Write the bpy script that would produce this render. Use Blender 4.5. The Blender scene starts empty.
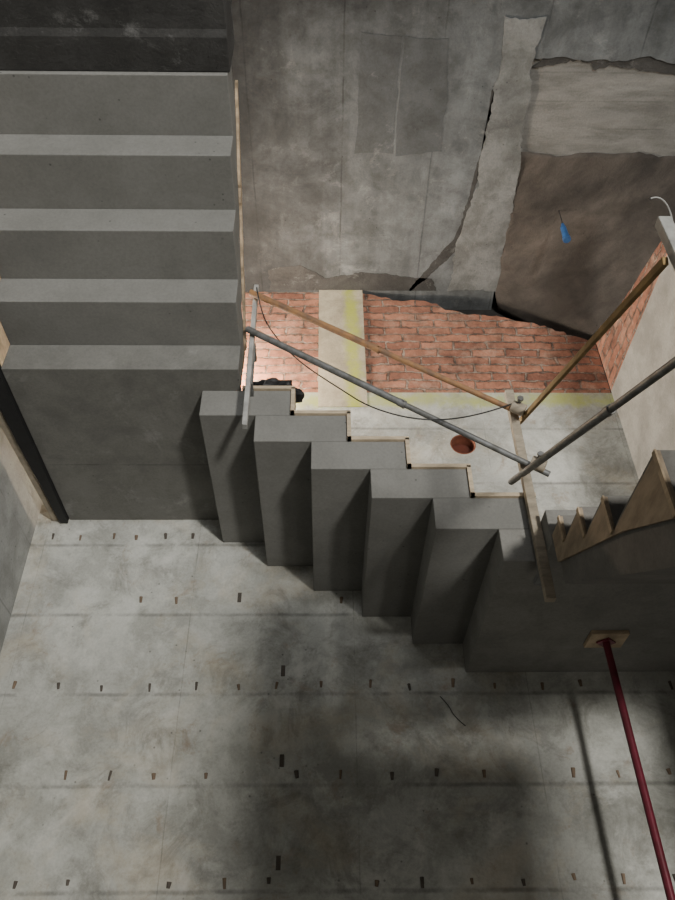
import bpy, bmesh, math, random
from mathutils import Vector, Matrix, Euler
from mathutils import noise as mn
random.seed(7)
S=bpy.context.scene
COL=S.collection

# ---------------------------------------------------------------- materials
def nm(name):
    m=bpy.data.materials.new(name); m.use_nodes=True
    nt=m.node_tree; nt.nodes.clear()
    out=nt.nodes.new('ShaderNodeOutputMaterial'); b=nt.nodes.new('ShaderNodeBsdfPrincipled')
    nt.links.new(b.outputs[0],out.inputs[0])
    return m,nt,b
def noise(nt,vec,scale,detail=6,rough=.6,dist=0):
    n=nt.nodes.new('ShaderNodeTexNoise'); n.inputs['Scale'].default_value=scale
    n.inputs['Detail'].default_value=detail; n.inputs['Roughness'].default_value=rough
    n.inputs['Distortion'].default_value=dist
    nt.links.new(vec,n.inputs['Vector']); return n.outputs['Fac']
def ramp(nt,fac,a,b,ca=(0,0,0,1),cb=(1,1,1,1)):
    r=nt.nodes.new('ShaderNodeValToRGB'); e=r.color_ramp.elements
    e[0].position=a; e[0].color=ca; e[1].position=b; e[1].color=cb
    nt.links.new(fac,r.inputs[0]); return r.outputs[0]
def mix(nt,fac,a,b,mode='MIX'):
    m=nt.nodes.new('ShaderNodeMix'); m.data_type='RGBA'; m.blend_type=mode
    for s,v in ((0,fac),(6,a),(7,b)):
        if hasattr(v,'is_linked'): nt.links.new(v,m.inputs[s])
        else: m.inputs[s].default_value=v
    return m.outputs[2]
def math_(nt,op,a,b=0.0,c=None):
    m=nt.nodes.new('ShaderNodeMath'); m.operation=op
    for i,v in enumerate((a,b) if c is None else (a,b,c)):
        if hasattr(v,'is_linked'): nt.links.new(v,m.inputs[i])
        else: m.inputs[i].default_value=v
    return m.outputs[0]
def g4(c): return (c[0],c[1],c[2],1)
def pos(nt):
    g=nt.nodes.new('ShaderNodeNewGeometry'); return g.outputs['Position']

def concrete(name,c,dark=.6,stain=.5,bump=.25,seam=None,sc=1.0,stretch=None,rough=.9,blot=None,warm=None,darker=None,seamdark=.68,rot=0,streak=None,tint=None):
    """cast concrete: cloudy tone, blotches, pits, optional formwork seams (axis,spacing,offset,width)
       warm = ochre laitance stains; damp = list of (axis, from, to, k) soft darkened zones;
       tint = (axis, centre, halfwidth, colour, strength) soft coloured smudge"""
    m,nt,b=nm(name); P=pos(nt)
    if stretch:
        mp=nt.nodes.new('ShaderNodeMapping'); mp.inputs['Rotation'].default_value=(0,0,rot)
        nt.links.new(P,mp.inputs[0])
        mp2=nt.nodes.new('ShaderNodeMapping'); mp2.inputs['Scale'].default_value=stretch
        nt.links.new(mp.outputs[0],mp2.inputs[0]); PV=mp2.outputs[0]
    else: PV=P
    big=noise(nt,PV,1.3*sc,5,.6,.3); mid=noise(nt,PV,5*sc,8,.68,.2); fine=noise(nt,P,70,4,.7)
    cd=tuple(x*dark for x in c)
    col=mix(nt,ramp(nt,big,.38,.62),g4(cd),g4(c))
    col=mix(nt,1.0,col,ramp(nt,mid,.40,.58,(1-stain*.55,1-stain*.55,1-stain*.58,1),(1.0,1.0,1.0,1)),'MULTIPLY')
    col=mix(nt,1.0,col,ramp(nt,fine,.3,.6,(.84,.84,.84,1),(1.0,1.0,1.0,1)),'MULTIPLY')
    if warm:
        f=noise(nt,P,1.9,7,.7,.5)
        col=mix(nt,math_(nt,'MULTIPLY',ramp(nt,f,.50,.66),warm),col,(.52,.42,.27,1))
        f=noise(nt,P,3.3,9,.75,.8)
        col=mix(nt,ramp(nt,f,.50,.68),col,mix(nt,1.0,col,(.60,.59,.57,1),'MULTIPLY'))
        f=noise(nt,P,5.3,9,.75,.5)
        col=mix(nt,math_(nt,'MULTIPLY',ramp(nt,f,.58,.70),.6),col,(.25,.18,.12,1))
        f=noise(nt,P,3.1,8,.7,.4)
        col=mix(nt,math_(nt,'MULTIPLY',ramp(nt,f,.56,.68),.45),col,(.68,.68,.64,1))
    if streak:
        mp3=nt.nodes.new('ShaderNodeMapping'); mp3.inputs['Scale'].default_value=streak; nt.links.new(P,mp3.inputs[0])
        f=noise(nt,mp3.outputs[0],1.0,7,.6,.1)
        col=mix(nt,1.0,col,ramp(nt,f,.36,.64,(.80,.80,.80,1),(1.05,1.05,1.05,1)),'MULTIPLY')
    if blot:
        f=noise(nt,PV,2.6,10,.72,.6)
        col=mix(nt,ramp(nt,f,.50,.66),col,mix(nt,1.0,col,g4((blot,)*3),'MULTIPLY'))
        f2=noise(nt,PV,3.7,10,.75,.4)
        col=mix(nt,ramp(nt,f2,.57,.68),col,mix(nt,.16,col,(.6,.6,.59,1)))
    vo=nt.nodes.new('ShaderNodeTexVoronoi'); vo.inputs['Scale'].default_value=16; nt.links.new(P,vo.inputs['Vector'])
    pits=ramp(nt,vo.outputs['Distance'],.05,.11,(.5,.5,.5,1),(1,1,1,1))
    pm=ramp(nt,noise(nt,P,3.1,2,.5),.52,.6)
    col=mix(nt,pm,col,mix(nt,1.0,col,pits,'MULTIPLY'))
    if seam or darker or tint:
        sp=nt.nodes.new('ShaderNodeSeparateXYZ'); nt.links.new(P,sp.inputs[0])
    if tint:
        ax,cc,hw,tc,st=tint
        v=math_(nt,'ADD',sp.outputs[ax],math_(nt,'MULTIPLY',math_(nt,'SUBTRACT',noise(nt,P,5,8,.8,.6),.5),hw*2.8))
        dd=math_(nt,'DIVIDE',math_(nt,'ABSOLUTE',math_(nt,'SUBTRACT',v,cc)),hw)
        msk=ramp(nt,dd,.3,1.2,(1,1,1,1),(0,0,0,1))
        nn=ramp(nt,noise(nt,P,4,7,.7),.36,.54,(.3,.3,.3,1),(1,1,1,1))
        col=mix(nt,math_(nt,'MULTIPLY',math_(nt,'MULTIPLY',msk,nn),st),col,g4(tc))
    if darker:
        for ax,a,bb,k in darker:
            v=math_(nt,'ADD',sp.outputs[ax],math_(nt,'MULTIPLY',math_(nt,'SUBTRACT',noise(nt,P,1.7,8,.7,.4),.5),1.3))
            f=math_(nt,'DIVIDE',math_(nt,'SUBTRACT',v,a),bb-a)
            col=mix(nt,ramp(nt,f,0,1),mix(nt,1.0,col,(k,k*.99,k*.98,1),'MULTIPLY'),col)
    if seam:
        for ax,space,off,w in seam:
            v=sp.outputs[ax]
            wob=math_(nt,'MULTIPLY',noise(nt,P,4,2,.5),.012)
            v=math_(nt,'ADD',math_(nt,'ADD',v,wob),off+100*space)
            f=math_(nt,'ABSOLUTE',math_(nt,'SUBTRACT',math_(nt,'MODULO',v,space),space/2))
            line=ramp(nt,f,w*.3,w,g4((seamdark,)*3),(1,1,1,1))
            br=ramp(nt,noise(nt,P,2.9,6,.75),.38,.58)
            col=mix(nt,br,col,mix(nt,1.0,col,line,'MULTIPLY'))
    nt.links.new(col,b.inputs['Base Color']); b.inputs['Roughness'].default_value=rough
    bp=nt.nodes.new('ShaderNodeBump'); bp.inputs['Strength'].default_value=bump; bp.inputs['Distance'].default_value=.02
    hh=math_(nt,'ADD',math_(nt,'MULTIPLY',fine,.3),mid)
    nt.links.new(hh,bp.inputs['Height']); nt.links.new(bp.outputs[0],b.inputs['Normal'])
    return m

def brick(name,horiz):
    m,nt,b=nm(name); P=pos(nt)
    sp=nt.nodes.new('ShaderNodeSeparateXYZ'); nt.links.new(P,sp.inputs[0])
    cb=nt.nodes.new('ShaderNodeCombineXYZ')
    wob=math_(nt,'MULTIPLY',noise(nt,P,6,6,.8),.09)
    nt.links.new(math_(nt,'ADD',sp.outputs[horiz],wob),cb.inputs[0]); nt.links.new(math_(nt,'ADD',sp.outputs[2],wob),cb.inputs[1])
    t=nt.nodes.new('ShaderNodeTexBrick'); nt.links.new(cb.outputs[0],t.inputs['Vector'])
    t.inputs['Scale'].default_value=1; t.inputs['Brick Width'].default_value=.255; t.inputs['Row Height'].default_value=.082
    t.inputs['Mortar Size'].default_value=.010; t.inputs['Mortar Smooth'].default_value=.6; t.inputs['Bias'].default_value=-.1
    t.inputs['Color1'].default_value=(.44,.195,.12,1); t.inputs['Color2'].default_value=(.24,.10,.065,1)
    mort=mix(nt,ramp(nt,noise(nt,P,9,6,.7),.42,.58),(.12,.08,.06,1),(.42,.32,.25,1))
    nt.links.new(mort,t.inputs['Mortar'])
    col=mix(nt,ramp(nt,noise(nt,P,3.4,8,.8),.50,.70),t.outputs[0],(.44,.30,.22,1))
    col=mix(nt,1.0,col,ramp(nt,noise(nt,P,7,8,.8),.38,.6,(.45,.45,.45,1),(1,1,1,1)),'MULTIPLY')
    nt.links.new(col,b.inputs['Base Color']); b.inputs['Roughness'].default_value=.95
    bp=nt.nodes.new('ShaderNodeBump'); bp.inputs['Strength'].default_value=1.0; bp.inputs['Distance'].default_value=.025; bp.invert=True
    nt.links.new(t.outputs['Fac'],bp.inputs['Height']); nt.links.new(bp.outputs[0],b.inputs['Normal'])
    return m
def simple(name,c,rough=.6,metal=0,var=.35,sc=14,c2=None,stretch=(1,1,1)):
    m,nt,b=nm(name); P=pos(nt)
    mp=nt.nodes.new('ShaderNodeMapping'); mp.inputs['Scale'].default_value=stretch; nt.links.new(P,mp.inputs[0])
    n=noise(nt,mp.outputs[0],sc,6,.65)
    c2=c2 or tuple(x*(1-var) for x in c)
    col=ramp(nt,n,.38,.62,g4(c2),g4(c))
    nt.links.new(col,b.inputs['Base Color']); b.inputs['Roughness'].default_value=rough; b.inputs['Metallic'].default_value=metal
    bp=nt.nodes.new('ShaderNodeBump'); bp.inputs['Strength'].default_value=.15; bp.inputs['Distance'].default_value=.005
    nt.links.new(n,bp.inputs['Height']); nt.links.new(bp.outputs[0],b.inputs['Normal'])
    return m
M_wall=concrete('wall_concrete',(.52,.525,.485),.72,.5,.25,seam=[(2,.47,.02,.014),(0,.94,.3,.003)],warm=.30,seamdark=.6,tint=(2,3.77,.09,(.38,.40,.12),.85))
M_left=concrete('left_concrete',(.40,.405,.39),.75,.45,.25,seam=[(2,.47,.02,.008)])
M_right=concrete('right_concrete',(.38,.36,.32),.75,.4,.25)
M_stair=concrete('stair_concrete',(.205,.204,.190),.9,.2,.12)
M_land=concrete('landing_concrete',(.200,.198,.182),.82,.3,.15,seam=[(1,1.2,.66,.008)],seamdark=.7,blot=.85)
M_low=concrete('lower_landing_concrete',(.25,.246,.228),.85,.3,.15)
M_string=concrete('string_concrete',(.20,.193,.178),.8,.35,.3)
M_ceil=concrete('ceiling_concrete',(.170,.182,.188),.64,.55,.3,seam=[(0,.62,.19,.007)],blot=.64,darker=[(0,-.55,.2,.28),(0,-.1,.9,.8),(1,1.5,2.4,.45)],seamdark=.5,streak=(9,.8,1))  # tone multiplied darker towards the left and the near side
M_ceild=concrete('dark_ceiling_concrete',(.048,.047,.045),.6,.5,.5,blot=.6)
M_strip=concrete('plaster_strip',(.225,.230,.225),.68,.6,.5,blot=.65)
M_patch=concrete('grey_patch',(.088,.094,.097),.75,.5,.3,blot=.75)
M_band=concrete('beam_concrete',(.235,.23,.215),.65,.5,.5,stretch=(.5,2,1),seam=[(1,.19,.03,.005)])
M_brown=concrete('rough_brown_soffit',(.095,.079,.066),.45,.55,.6,stretch=(.8,1.5,1),rot=.75)
M_stain_shade=concrete('stain_and_shade_render',(.06,.058,.055),.6,.6,.6,blot=.6)  # for ceiling stains and the shade painted along the slab edge
M_gap_shade=concrete('shade_toned_masonry',(.03,.027,.024),.6,.6,.6)  # near-black base colour paints in the shadow gap above the bricks
M_pillar=concrete('column_render',(.54,.47,.34),.75,.5,.3,tint=(0,.205,.075,(.36,.38,.07),.95))
M_floor=concrete('floor_concrete',(.33,.32,.30),.7,.5,.3)
M_hole=simple('tie_hole_dark',(.10,.085,.07),.9)
M_rust=simple('tie_rust',(.20,.145,.10),.9)
M_brickX=brick('brick_back',0); M_brickY=brick('brick_side',1)
M_ply=simple('plywood',(.50,.41,.29),.8,0,.3,9,stretch=(1,1,4))
M_plyglow=simple('plywood_glow_edge',(.50,.38,.25),.8,0,.6,7,stretch=(1,1,2))  # pale wood tone stands in for warm light in the slit beside the flight
M_plyg=simple('plywood_tan',(.36,.285,.20),.85,0,.35,7,stretch=(1,1,3))
M_wood=simple('pine_timber',(.36,.31,.235),.8,0,.35,10,stretch=(1,1,3))
M_batten=simple('warm_pine',(.50,.39,.26),.8,0,.35,10,stretch=(1,1,3))
M_yel=simple('worn_ochre_timber',(.38,.25,.10),.8,0,.35,10,stretch=(1,1,3))
M_orange=simple('rusty_orange_paint',(.34,.18,.075),.7,.1,0,18,c2=(.18,.11,.07))
M_steel=simple('galvanised_steel',(.20,.205,.205),.55,.4,0,20,c2=(.12,.12,.11))
M_red=simple('dark_red_paint',(.18,.022,.042),.38,.15,0,12,c2=(.11,.018,.026))
M_black=simple('black_plastic',(.012,.012,.013),.6)
M_terra=simple('terracotta_pipe',(.11,.028,.015),.9)
M_terral=simple('terracotta_pipe_rim',(.26,.09,.05),.9)
M_blue=simple('blue_plastic',(.03,.10,.26),.5)
M_white=simple('white_metal',(.40,.40,.38),.5)

# ---------------------------------------------------------------- mesh helpers
def mkobj(name,bm,mats,parent=None,smooth=False):
    bmesh.ops.recalc_face_normals(bm,faces=bm.faces[:])
    me=bpy.data.meshes.new(name); bm.to_mesh(me); bm.free()
    for m in (mats if isinstance(mats,(list,tuple)) else [mats]): me.materials.append(m)
    if smooth:
        for p in me.polygons: p.use_smooth=True
    o=bpy.data.objects.new(name,me); COL.objects.link(o)
    if parent: o.parent=parent
    return o
def addbox(bm,x0,x1,y0,y1,z0,z1,mi=0,rot=None):
    r=bmesh.ops.create_cube(bm,size=1)
    c=Vector(((x0+x1)/2,(y0+y1)/2,(z0+z1)/2))
    for v in r['verts']:
        p=Vector((v.co.x*(x1-x0),v.co.y*(y1-y0),v.co.z*(z1-z0)))
        if rot: p=rot@p
        v.co=p+c
    for f in {f for v in r['verts'] for f in v.link_faces}: f.material_index=mi
def prism(bm,pts,axis,a,b,mi=0):
    def P(p,t):
        return {0:(t,p[0],p[1]),1:(p[0],t,p[1]),2:(p[0],p[1],t)}[axis]
    v0=[bm.verts.new(P(p,a)) for p in pts]; v1=[bm.verts.new(P(p,b)) for p in pts]
    fs=[bm.faces.new(v0),bm.faces.new(v1[::-1])]
    n=len(pts)
    for i in range(n): fs.append(bm.faces.new((v0[i],v0[(i+1)%n],v1[(i+1)%n],v1[i])))
    for f in fs: f.material_index=mi
    return fs
def addcyl(bm,p0,p1,r0,r1=None,seg=20,caps=True,mi=0):
    p0=Vector(p0);p1=Vector(p1); d=p1-p0; L=d.length
    r=bmesh.ops.create_cone(bm,cap_ends=caps,segments=seg,radius1=r0,radius2=r0 if r1 is None else r1,depth=L)
    M=Matrix.Translation((p0+p1)/2)@d.to_track_quat('Z','Y').to_matrix().to_4x4()
    bmesh.ops.transform(bm,matrix=M,verts=r['verts'])
    for f in {f for v in r['verts'] for f in v.link_faces}: f.material_index=mi
def bevel(o,w=.004,seg=2):
    m=o.modifiers.new('bevel','BEVEL'); m.width=w; m.segments=seg; m.limit_method='ANGLE'
def ragged(pts,step=.02,amp=.015,fixed=()):
    """outline with fractal, chipped edges"""
    out=[]; n=len(pts); sd=random.uniform(0,90)
    for i in range(n):
        a=Vector(pts[i]); b=Vector(pts[(i+1)%n]); L=(b-a).length; k=max(1,int(L/step))
        nr=Vector((-(b-a).y,(b-a).x)).normalized()
        for j in range(k):
            p=a.lerp(b,j/k)
            if i not in fixed and j>0:
                e=min(1,3*min(j/k,1-j/k))
                q=Vector((p.x,p.y,sd))
                p=p+nr*e*amp*(2.2*mn.noise(q*2)+.6*mn.noise(q*9)+.6*mn.noise(q*31))
            out.append((p.x,p.y))
    return out
def empty(name,loc,label,cat,group=None):
    e=bpy.data.objects.new(name,None); e.location=loc; e.empty_display_size=.1; COL.objects.link(e)
    e['label']=label; e['category']=cat
    if group: e['group']=group
    return e
def tag(o,label,cat,group=None):
    o['label']=label; o['category']=cat
    if group: o['group']=group
    return o
def struct(o,label,cat='wall'):
    o['kind']='structure'; o['label']=label; o['category']=cat; return o
def adopt(child,parent):
    child.parent=parent; child.matrix_parent_inverse=Matrix.Translation(-parent.location)
def part(name,bm,mats,parent,bev=None,smooth=False):
    o=mkobj(name,bm,mats,None,smooth); adopt(o,parent)
    if bev: bevel(o,bev)
    return o

# ---------------------------------------------------------------- dimensions (camera eye = origin, metres)
D=4.10; XL=-1.80; XR=2.07; ZF=-1.6; ZC=4.97
R=.174; T=.281; TH=.174; R2=.168
ZL1=2.743; XA=-.43; YF=2.763; YE=2.915
G=.0015

# ---------------------------------------------------------------- shell
bm=bmesh.new()
addbox(bm,XL-.2,3.2,D,D+.18,ZF,3.84)
wall=mkobj('wall_back',bm,[M_wall,M_hole,M_rust])
bmc=bmesh.new(); addcyl(bmc,(.94,D-.1,3.36),(.94,D+.3,3.36),.088,seg=40)
cut=mkobj('cutter',bmc,M_hole)
md=wall.modifiers.new('b','BOOLEAN'); md.object=cut; md.operation='DIFFERENCE'; md.solver='EXACT'
bpy.context.view_layer.update()
dg=bpy.context.evaluated_depsgraph_get()
me=bpy.data.meshes.new_from_object(wall.evaluated_get(dg)); wall.modifiers.clear(); wall.data=me
bpy.data.objects.remove(cut,do_unlink=True)
me.materials.clear()
for m in (M_wall,M_hole,M_rust): me.materials.append(m)
for p in me.polygons: p.material_index=0
bm=bmesh.new(); bm.from_mesh(me)
for zi,z in enumerate((2.62,2.18,1.665,1.20,.72,.25)):
    x=-1.66+(.1 if zi%2 else 0)
    while x<(-.7 if zi==0 else 2.0):
        if random.random()<(.8 if zi==0 else .5 if zi==1 else .9):
            w=random.uniform(.007,.012); h=random.uniform(.012,.024)
            xx=x+random.uniform(-.02,.02); zz=z+random.uniform(-.012,.012); dx=random.uniform(-.003,.003)
            addcyl(bm,(xx+dx,D-.0015,zz+h),(xx-dx,D-.0015,zz-h),w,w*.7,seg=8,mi=1 if random.random()<.45 else 2)
        x+=.236 if zi else .17
for x,z in ((-.5,2.2),(-.23,1.75),(-.22,1.27),(-.22,.80)):
    addbox(bm,x-.011,x+.011,D-.003,D+.01,z-.032,z+.03,1)
bm.to_mesh(me); bm.free()
struct(wall,'board-marked concrete back wall with rows of tie holes')

bm=bmesh.new(); addbox(bm,XL-.2,XL,.2,D,ZF,3.05); addbox(bm,XL-.2,XL,.2,3.25,3.05,ZC)
addbox(bm,XL-.2,XL,3.25,D,4.6,ZC)
struct(mkobj('wall_left',bm,M_left),'pale concrete side wall with opening above the landing')
bm=bmesh.new(); addbox(bm,XR,XR+.12,1.7,D,ZF,3.86)
struct(mkobj('wall_right',bm,M_right),'pale concrete side wall beneath brick infill')
bm=bmesh.new()
prism(bm,ragged([(2.55,3.86),(D,3.86),(D,4.40),(2.9,4.0)],.03,.018,fixed=(0,1)),0,XR,XR+.11)
struct(mkobj('wall_right_brick',bm,M_brickY),'rough red brick infill on the side wall')
bm=bmesh.new(); addbox(bm,-5,6,-10,D+.2,ZF-.15,ZF)
struct(mkobj('floor',bm,M_floor),'bare concrete floor','floor')
bm=bmesh.new(); addbox(bm,-4,4.5,-4.9,-2.2,2.02,2.46)  # added out of view, keeps the high fill light off the lower wall
struct(mkobj('light_block_slab',bm,M_floor),'unseen slab added behind the camera to block the high light','floor')
bm=bmesh.new()
front=[(3.2-(3.2-1.30)*i/80, 2.25+.04*mn.noise(Vector((i*.13,0,1)))+.012*mn.noise(Vector((i*.5,0,7)))) for i in range(81)]
prism(bm,[(XL-.2,-.5),(3.2,-.5)]+front+[(1.38,D+.2),(XL-.2,D+.2)],2,ZC,ZC+.25)
struct(mkobj('ceiling',bm,M_ceil),'rough stained concrete ceiling slab','ceiling')
bm=bmesh.new(); addbox(bm,1.1,3.2,2.1,D+.2,ZC+.27,ZC+.35)
struct(mkobj('ceiling_void',bm,M_stain_shade),'dark void above the broken ceiling edge','ceiling')
bm=bmesh.new(); prism(bm,[(1.24,2.15),(3.2,2.15),(3.2,2.98),(1.24,2.98)],2,ZC+.016,ZC+.26)
struct(mkobj('trim_1',bm,M_band),'pale concrete beam band set in the ceiling','ceiling')
bm=bmesh.new(); prism(bm,ragged([(1.30,2.2),(3.2,2.2),(3.2,2.36),(2.2,2.34),(1.30,2.31)],.02,.055,fixed=(0,1)),2,ZC+.008,ZC+.0155)  # thin dark strip paints a shadow line that the lamps do not cast
struct(mkobj('trim_2',bm,M_stain_shade),'ragged dark strip painting shadow along the broken ceiling slab edge','ceiling')
bm=bmesh.new(); NX,NY=60,44; gr=[]
for j in range(NY+1):
    v=j/NY; y=2.90+v*(D+.15-2.90); row=[]
    for i in range(NX+1):
        u=i/NX; xl=1.33+.07*v+.03*mn.noise(Vector((0,y*6,3))); x=xl+(3.2-xl)*u
        zw=4.955-.78*min(1.0,(x-1.35)/1.05)
        s=v**1.15
        z=4.978+(zw-4.978)*s+.018*mn.noise(Vector((x*2,y*2,0)))*min(1,v*5)+.014*mn.noise(Vector((x*8,y*8,5)))*min(1,v*5)
        row.append(bm.verts.new((x,y+(.05*mn.noise(Vector((x*4,2,2)))+.02*mn.noise(Vector((x*14,2,2))) if j==0 else 0),z)))
    gr.append(row)
for j in range(NY):
    for i in range(NX): bm.faces.new((gr[j][i],gr[j][i+1],gr[j+1][i+1],gr[j+1][i]))
ed=[e for e in bm.edges if e.is_boundary]
r=bmesh.ops.extrude_edge_only(bm,edges=ed)
for v in r['geom']:
    if isinstance(v,bmesh.types.BMVert): v.co.z=5.2
struct(mkobj('ceiling_slope',bm,M_brown,None,True),'sloping dark brown rough soffit','ceiling')
bm=bmesh.new(); addbox(bm,3.1,3.25,1.7,D+.2,ZF,5.3)
struct(mkobj('wall_far_right',bm,M_brown),'dark side wall beyond the shaft')
bm=bmesh.new()
prism(bm,[(-1.95,3.84),(-.026,3.84),(-.02,ZC),(-1.95,ZC)],1,D+.02,D+.14)
struct(mkobj('wall_back_brick',bm,M_brickX),'brightly lit red brick infill')
bm=bmesh.new()
prism(bm,ragged([(.27,3.80),(XR,3.84),(XR,4.38),(1.5,4.62),(.95,4.75),(.80,4.86),(.27,4.95)],.03,.035,fixed=(0,1)),1,D+.012,D+.14)
struct(mkobj('wall_back_brick',bm,M_brickX),'red brick infill with ragged top course')
bm=bmesh.new(); addbox(bm,-.05,.30,D-.004,D+.16,3.70,ZC)
struct(mkobj('wall_back_column',bm,M_pillar),'cream rendered column with faded yellow green stain')
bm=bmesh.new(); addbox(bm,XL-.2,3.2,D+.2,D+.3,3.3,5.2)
struct(mkobj('wall_behind',bm,M_gap_shade),'wall behind the broken brick top, coloured black for the shadow gap')
bm=bmesh.new(); prism(bm,ragged([(1.08,2.0),(1.33,2.0),(1.34,2.5),(1.37,3.0),(1.42,D),(.99,D),(1.03,3.5),(1.07,2.95)],.015,.028),2,ZC-.008,ZC)
struct(mkobj('ceiling_plaster_strip',bm,M_strip),'pale rough plaster strip on the ceiling','ceiling')
bm=bmesh.new(); prism(bm,ragged([(.22,2.10),(.47,2.12),(.47,2.90),(.20,2.90)],.02,.010),2,ZC-.002,ZC)
prism(bm,ragged([(.485,2.12),(.76,2.13),(.80,2.88),(.485,2.92)],.02,.012),2,ZC-.002,ZC)
struct(mkobj('ceiling_repair_patch',bm,M_patch),'dark grey rectangular repair patch','ceiling')
bm=bmesh.new(); prism(bm,ragged([(1.075,2.45),(1.10,2.4),(1.10,2.95),(1.06,3.5),(1.02,3.7),(.70,D),(.67,D),(.98,3.6),(1.05,3.1)],.015,.02),2,ZC-.002,ZC)
prism(bm,ragged([(-.45,D),(.9,D),(.85,3.98),(.4,3.93),(0,3.98),(-.2,3.85),(-.45,3.9)],.015,.03,fixed=(0,)),2,ZC-.002,ZC)
struct(mkobj('ceiling_stain',bm,M_stain_shade),'dark crack and dark stain along the ceiling edge','ceiling')

# ---------------------------------------------------------------- stairs
bm=bmesh.new()
prism(bm,[(-1.60,YF),(XA,YF),(XA,YE),(-.627+TH,YE),(-.627+TH,D-G),(-1.60,D-G)],2,ZL1,ZL1+TH-G)
o=mkobj('stair_landing',bm,M_land); bevel(o); tag(o,'smooth grey concrete quarter landing at the top of the crosswise flight','landing')
f1=empty('stair_flight',(-1.0,YF,ZL1),'wide grey concrete flight with stepped underside rising overhead','stairs')
N1=4
for n in range(N1):
    y0=YF-T*n; z0=ZL1+R*(n+1)
    b=bmesh.new(); addbox(b,-1.60,XA,y0-T,y0+TH,z0,z0+TH-.0005); part('step',b,M_stair,f1,.004)
yt=YF-T*N1; zt=ZL1+R*N1
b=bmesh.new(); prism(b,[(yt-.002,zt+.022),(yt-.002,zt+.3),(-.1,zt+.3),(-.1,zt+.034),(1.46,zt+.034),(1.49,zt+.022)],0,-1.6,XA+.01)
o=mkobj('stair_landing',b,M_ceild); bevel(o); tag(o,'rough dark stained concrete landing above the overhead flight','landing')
sl=R/T
def ln(y,k): return ZL1+R+(YF-y)*sl+k
bm=bmesh.new(); ya,yb=YF+.12,yt+.15
lo_=[];hi_=[]
for i in range(61):
    y=ya+(yb-ya)*i/60
    lo_.append((y,ln(y,.150+.035*mn.noise(Vector((y*5,0,0)))+.015*mn.noise(Vector((y*23,0,0))))))
    hi_.append((y,ln(y,.190+.035*mn.noise(Vector((y*7,4,0)))+.012*mn.noise(Vector((y*29,0,0))))))
prism(bm,lo_+hi_[::-1],0,XA+.001,XA+.014)
o=mkobj('edge_board',bm,M_plyglow); tag(o,'long rough timber strip along the sloping flight edge, pale tone painting its light slit','board')

f2=empty('stair_flight',(0,YE,1.9),'grey concrete flight with folded stepped underside along the wall','stairs')
for n in range(5):
    x0=-.627+.28*n; z=ZL1-R2*(n+1)
    b=bmesh.new(); addbox(b,x0,x0+.28+TH,YE,D-G-.002,z,z+R2-.0005); part('step',b,M_stair,f2,.004)
bm=bmesh.new(); t=.020
for n in range(0,5):
    x0=-.627+.28*n+TH; z=ZL1-R2*n
    addbox(bm,x0+(.03 if n==0 else 0),x0+.28+t,YE-.015,YE+.10,z,z+t)
    if n<4: addbox(bm,x0+.28+.0005,x0+.28+t,YE-.015,YE+.10,z-R2,z+t*.5)
o=mkobj('formwork_board',bm,M_ply); tag(o,'pale plywood strips lining the zigzag stair edge','formwork board')

ZL2=ZL1-R2*6; XE=.773
bm=bmesh.new(); prism(bm,[(XE,YE),(.947,YE),(.947,YF),(XR-G,YF),(XR-G,D-G),(XE,D-G)],2,ZL2,ZL2+R2-G)
o=mkobj('stair_landing',bm,M_low); bevel(o); tag(o,'grey concrete quarter landing carried by a red prop','landing')
f3=empty('stair_flight',(1.5,YF,ZL2),'grey concrete flight with smooth underside descending from the landing','stairs')
X3=.965
tips=[(2.62,1.77),(2.40,1.66),(2.16,1.54),(1.735,1.40),(1.45,1.20)]
def line(y): return 1.54-.50*(YF-y)
yp=YF-G
for i,(ty,tz) in enumerate(tips):
    zz=tz+.025
    b=bmesh.new(); prism(b,[(yp,line(yp)),(yp,zz),(ty+.03,zz),(ty+.03,line(ty+.03))],0,X3,XR-.01); part('step',b,M_string,f3); yp=ty+.03-.0003
ups=[(YF-.002,tips[0][1])]
for i,(ty,tz) in enumerate(tips[:4]):
    ups.append((ty,tz))
    ups.append((ty+(.010 if i<3 else 0),tips[i+1][1]))
ups[-1]=(tips[3][0],1.17)
lo=[(2.10,1.36),(YF-.002,1.64)]
bm=bmesh.new(); prism(bm,ups+lo,0,X3-.012,X3-.001)
o=mkobj('formwork_board',bm,M_plyg); tag(o,'sawtooth tan plywood board along the descending flight','formwork board')
for i,(ty,tz) in enumerate(tips[:4]):
    z1=tips[i+1][1] if i<3 else 1.18
    b=bmesh.new(); addbox(b,X3-.019,X3-.0125,ty-.002,ty+.020,z1,tz+.003)
    o=mkobj('edge_batten',b,M_batten); tag(o,'thin pale batten along the sawtooth board edge','batten','sawtooth edge battens')

bm=bmesh.new(); prism(bm,ragged([(-1.715,1.9),(-1.602,1.9),(-1.602,D-.01),(-1.65,D-.01)],.1,.006,fixed=(1,)),2,ZL1-.03,ZL1+.02)
o=mkobj('joint_membrane',bm,M_black); tag(o,'black plastic membrane filling the joint beside the landing','membrane')
bm=bmesh.new(); prism(bm,[(-1.798,1.6),(-1.735,1.6),(-1.668,D-.01),(-1.70,D-.01),(-1.755,2.6),(-1.798,2.3)],2,ZL1-.012,ZL1+.04)
o=mkobj('timber_lath',bm,M_wood); tag(o,'thin pale pine lath along the black membrane','lath')
bm=bmesh.new(); addbox(bm,-1.798,-1.775,1.6,3.24,ZL1+.052,3.6)
o=mkobj('timber_board',bm,M_wood); tag(o,'beige timber board standing against the side wall','board')

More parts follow.
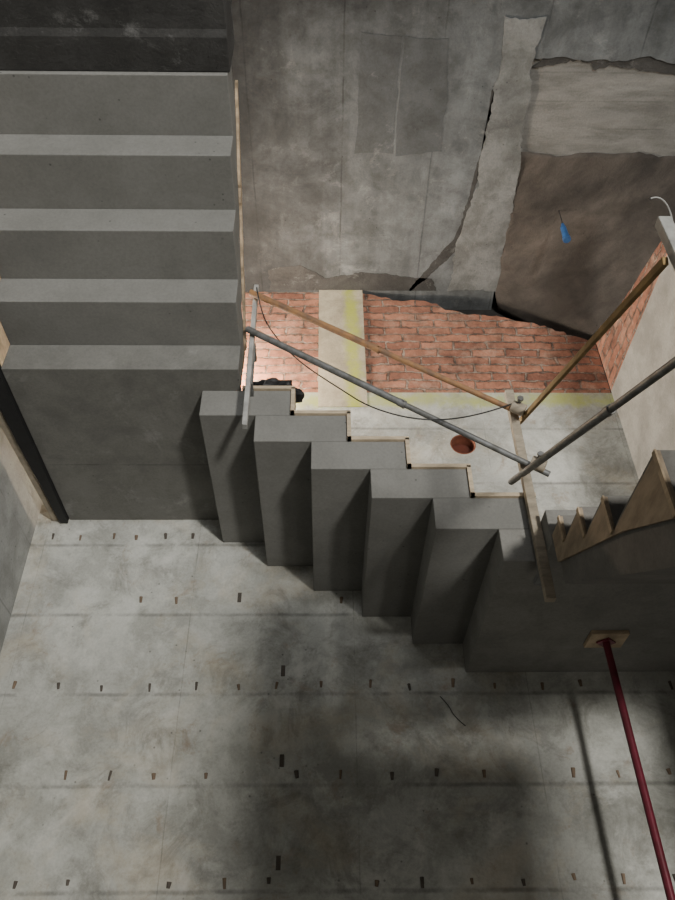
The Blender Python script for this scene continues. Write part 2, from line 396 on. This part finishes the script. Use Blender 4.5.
# ---------------------------------------------------------------- props
def prop(name,p0,p1,mo,mi,label,split=.55,r=.024,plates=True):
    p0=Vector(p0);p1=Vector(p1); e=empty(name,p0,label,'prop')
    pm=p0.lerp(p1,split); d=(p1-p0).normalized()
    b=bmesh.new(); addcyl(b,p0,pm,r); part('outer_tube',b,mo,e,None,True).modifiers.new('e','EDGE_SPLIT')
    b=bmesh.new(); addcyl(b,pm-d*.05,p1,r*.82); part('inner_tube',b,mi,e,None,True).modifiers.new('e','EDGE_SPLIT')
    b=bmesh.new(); addcyl(b,pm-d*.03,pm+d*.01,r*1.14); addcyl(b,pm+d*.0+Vector((0,-.03,0)),pm+d*.0+Vector((0,.03,0)),.005)
    part('collar',b,mi,e,.002)
    if plates:
        for k,(p,s) in enumerate(((p0,1),(p1,-1))):
            b=bmesh.new(); addcyl(b,p,p+d*.007*s,.05,seg=4); part('end_plate',b,mi,e)
    return e
prop('steel_prop',(-.405,2.755,3.32),(.95,2.815,2.50),M_orange,M_orange,'rusty orange steel prop used as top guard rail',.5,.0175,plates=False)
prop('steel_prop',(-.405,2.755,3.03),(1.02,2.815,2.13),M_steel,M_steel,'galvanised grey steel prop used as middle guard rail',.55,.0175,plates=False)
prop('steel_prop',(.90,3.02,2.24),(.985,1.2,1.39),M_steel,M_steel,'dull grey steel prop used as lower rail',.6,.016,plates=False)
prop('steel_prop',(1.46,3.66,ZF+.001),(1.42,3.66,ZL2-.027),M_red,M_red,'dark red steel prop standing under the landing',.6,.0225)
a=Vector((.975,2.95,2.56)); c=Vector((.985,1.40,1.835)); d=(c-a)
bm=bmesh.new(); r=bmesh.ops.create_cube(bm,size=1)
Mx=Matrix.Translation((a+c)/2)@d.to_track_quat('Z','Y').to_matrix().to_4x4()@Matrix.Diagonal((.018,.026,d.length,1))
bmesh.ops.transform(bm,matrix=Mx,verts=r['verts'])
o=mkobj('timber_rail',bm,M_yel); bevel(o,.003); tag(o,'thin ochre timber batten used as upper rail','rail')
bm=bmesh.new(); addbox(bm,1.33,1.52,3.58,3.74,ZL2-.022,ZL2-.001)
o=mkobj('plywood_pad',bm,M_batten); bevel(o,.002); tag(o,'small plywood pad between prop head and landing','pad')

def post(x,y,z0,z1,mat,label,w=.045,zc=None):
    e=empty('guard_post',(x,y,z0),label,'guard post')
    b=bmesh.new(); addbox(b,x-w/2,x+w/2,y-.018,y+.018,z0,z1); part('upright',b,mat,e,.003)
    b=bmesh.new()
    prism(b,[(y+.019,zc-.06),(y+.13,zc-.06),(y+.13,zc-.035),(y+.045,zc-.035),(y+.045,zc+TH+.03),(y+.13,zc+TH+.03),(y+.13,zc+TH+.055),(y+.019,zc+TH+.055)],0,x-.018,x+.018)
    part('clamp',b,M_steel,e,.002)
    return e
post(XA+.05,2.80,2.40,3.42,M_white,'pale steel guard post clamped to the landing edge',.024,2.76)
post(.925,2.865,1.52,2.69,M_wood,'pale timber guard post clamped at the lower landing corner',.042,1.72)
post(1.015,1.38,1.1,2.0,M_white,'pale steel guard post beside the descending flight',.040,1.15)
def coupler(p,label,r=.030):
    e=empty('scaffold_coupler',p,label,'coupler')
    p=Vector(p)
    b=bmesh.new(); addcyl(b,p+Vector((-.03,0,.016)),p+Vector((.03,0,-.016)),r); part('clamp_ring',b,M_wood,e,.003)
    b=bmesh.new(); addcyl(b,p+Vector((0,-.055,.01)),p+Vector((0,.05,.01)),.009); addcyl(b,p+Vector((0,-.065,.01)),p+Vector((0,-.05,.01)),.016,seg=6); part('bolt',b,M_steel,e)
coupler((.935,2.80,2.52),'dirty steel coupler joining the upper rails')
coupler((.97,2.79,2.17),'dirty steel coupler joining the lower rails')

bm=bmesh.new(); addcyl(bm,(.94,D+.10,3.36),(.94,D+.175,3.36),.0865,seg=40)
o=mkobj('pipe_plug',bm,M_terra,None,False); tag(o,'dark red terracotta pipe end recessed in round wall hole','pipe')
bm=bmesh.new()
for (a,b_,r0,r1) in ((D+.002,D+.098,.0868,.080),):
    n=40; rings=[]
    for (yy,rr) in ((a,r0),(b_,r0),(b_,r1),(a,r1)):
        rings.append([bm.verts.new((.94+rr*math.cos(2*math.pi*i/n),yy,3.36+rr*math.sin(2*math.pi*i/n))) for i in range(n)])
    for k in range(4):
        for i in range(n): bm.faces.new((rings[k][i],rings[k][(i+1)%n],rings[(k+1)%4][(i+1)%n],rings[(k+1)%4][i]))
o=mkobj('pipe_sleeve',bm,M_terral,None,False); tag(o,'terracotta pipe sleeve lining the round wall hole','pipe')
def cable(name,pts,r,mat,label,cat='cable'):
    c=bpy.data.curves.new(name,'CURVE'); c.dimensions='3D'; c.bevel_depth=r; c.bevel_resolution=3
    s=c.splines.new('NURBS'); s.points.add(len(pts)-1)
    for i,p in enumerate(pts): s.points[i].co=(*p,1)
    s.use_endpoint_u=True; s.order_u=3
    tmp=bpy.data.objects.new('tmp',c); COL.objects.link(tmp)
    bpy.context.view_layer.update()
    me=bpy.data.meshes.new_from_object(tmp.evaluated_get(bpy.context.evaluated_depsgraph_get()))
    bpy.data.objects.remove(tmp,do_unlink=True)
    me.materials.clear(); me.materials.append(mat)
    o=bpy.data.objects.new(name,me); COL.objects.link(o); tag(o,label,cat); return o
YR=2.78
cable('electric_cable',[(-.37,YR-.05,3.33),(-.34,YR-.02,3.15),(-.25,YR,2.98),(-.12,YR,2.80),(.06,YR,2.64),(.22,YR-.02,2.48),(.46,YR-.02,2.40),(.72,YR-.01,2.44),(.90,YR,2.53)],.0035,M_black,'thin black cable sagging between the guard posts')
bm=bmesh.new(); bmesh.ops.create_icosphere(bm,subdivisions=4,radius=1)
for v in bm.verts:
    k=1+.35*mn.noise(v.co*2.3)+.15*mn.noise(v.co*6)
    v.co=Vector((v.co.x*.15*k,v.co.y*.10*k,max(-.03,v.co.z*.075*k)))+Vector((-.28,3.08,ZL1+TH+.04-.10))
o=mkobj('plastic_sack',bm,M_black); tag(o,'crumpled black plastic sack lying at the stair head','sack')
e=empty('hanging_plug',(1.66,3.3,4.80),'small blue plastic cable plug hanging from the soffit','plug')
dx=.03
b=bmesh.new(); addcyl(b,(1.66+dx,3.3,4.58),(1.66+dx,3.3,4.70),.024,.020,seg=16); addcyl(b,(1.66+dx,3.3,4.70),(1.665+dx,3.3,4.74),.016,.010,seg=16); addcyl(b,(1.66+dx,3.3,4.55),(1.66+dx,3.3,4.58),.028,seg=16)
part('plug_body',b,M_blue,e,.003)
b=bmesh.new(); addcyl(b,(1.665+dx,3.3,4.74),(1.67+dx,3.3,4.93),.003,seg=8)
part('wire',b,M_black,e)
cable('wire_hook',[(1.03,1.37,1.95),(1.05,1.37,2.05),(1.03,1.37,2.12),(1.0,1.37,2.10)],.0025,M_white,'bent thin wire hook on the guard post','wire')
cable('tie_wire',[(.62,D-.005,1.60),(.66,D-.015,1.55),(.68,D-.015,1.49),(.74,D-.005,1.44)],.002,M_black,'short bent black wire sticking from the wall','wire')
bm=bmesh.new(); prism(bm,[(1.12,ZF),(2.08,ZF),(2.08,.46),(1.52,.46),(1.52,.92),(1.12,.92)],1,-.4,-.2)  # added out of view, outline shaped for the stepped shadow on the back wall
struct(mkobj('shadow_caster',bm,M_wall),'unseen stepped block added to cast the shadow on the lower wall')

# ---------------------------------------------------------------- lights
def area(loc,target,size,sizey,power,col,spread=180):
    l=bpy.data.lights.new('light','AREA'); l.shape='RECTANGLE'; l.size=size; l.size_y=sizey; l.energy=power; l.color=col; l.spread=math.radians(spread)
    o=bpy.data.objects.new('light',l); COL.objects.link(o); o.location=loc
    o.rotation_euler=(Vector(target)-Vector(loc)).to_track_quat('-Z','Y').to_euler(); return o
area((3.25,-6,-.8),(-.1,4.1,1.1),.68,.68,880,(1,.97,.91))
area((.4,-5.6,2.80),(-.4,3.0,2.75),1.8,.5,215,(.98,.99,1))  # added high fill light to brighten the stair risers
area((-1.85,3.72,3.65),(1.0,4.05,3.6),.75,.9,112,(1,.93,.83),150)
l=bpy.data.lights.new('glow_fill','POINT'); l.energy=66; l.color=(1,.78,.56); l.shadow_soft_size=.05  # added warm point light for the glow on the bricks, no fitting
o=bpy.data.objects.new('glow_fill',l); COL.objects.link(o); o.location=(-.68,3.84,4.0)
l=bpy.data.lights.new('soffit_fill','POINT'); l.energy=14; l.color=(1,.96,.9); l.shadow_soft_size=.25  # added fill light that lifts the lower landing underside
o=bpy.data.objects.new('soffit_fill',l); COL.objects.link(o); o.location=(1.85,2.6,-1.2)
w=bpy.data.worlds.new('w'); S.world=w; w.use_nodes=True
w.node_tree.nodes['Background'].inputs[0].default_value=(.95,.97,1,1); w.node_tree.nodes['Background'].inputs[1].default_value=.08

# ---------------------------------------------------------------- camera
cd=bpy.data.cameras.new('camera'); cam=bpy.data.objects.new('camera',cd); COL.objects.link(cam)
cd.sensor_fit='VERTICAL'; cd.sensor_height=36; cd.lens=31.2; cd.clip_start=.05
cam.matrix_world=Matrix.Rotation(math.radians(-1.17),4,'Z')@Matrix.Rotation(math.radians(128.9),4,'X')@Matrix.Rotation(math.radians(-.7),4,'Z')
S.camera=cam
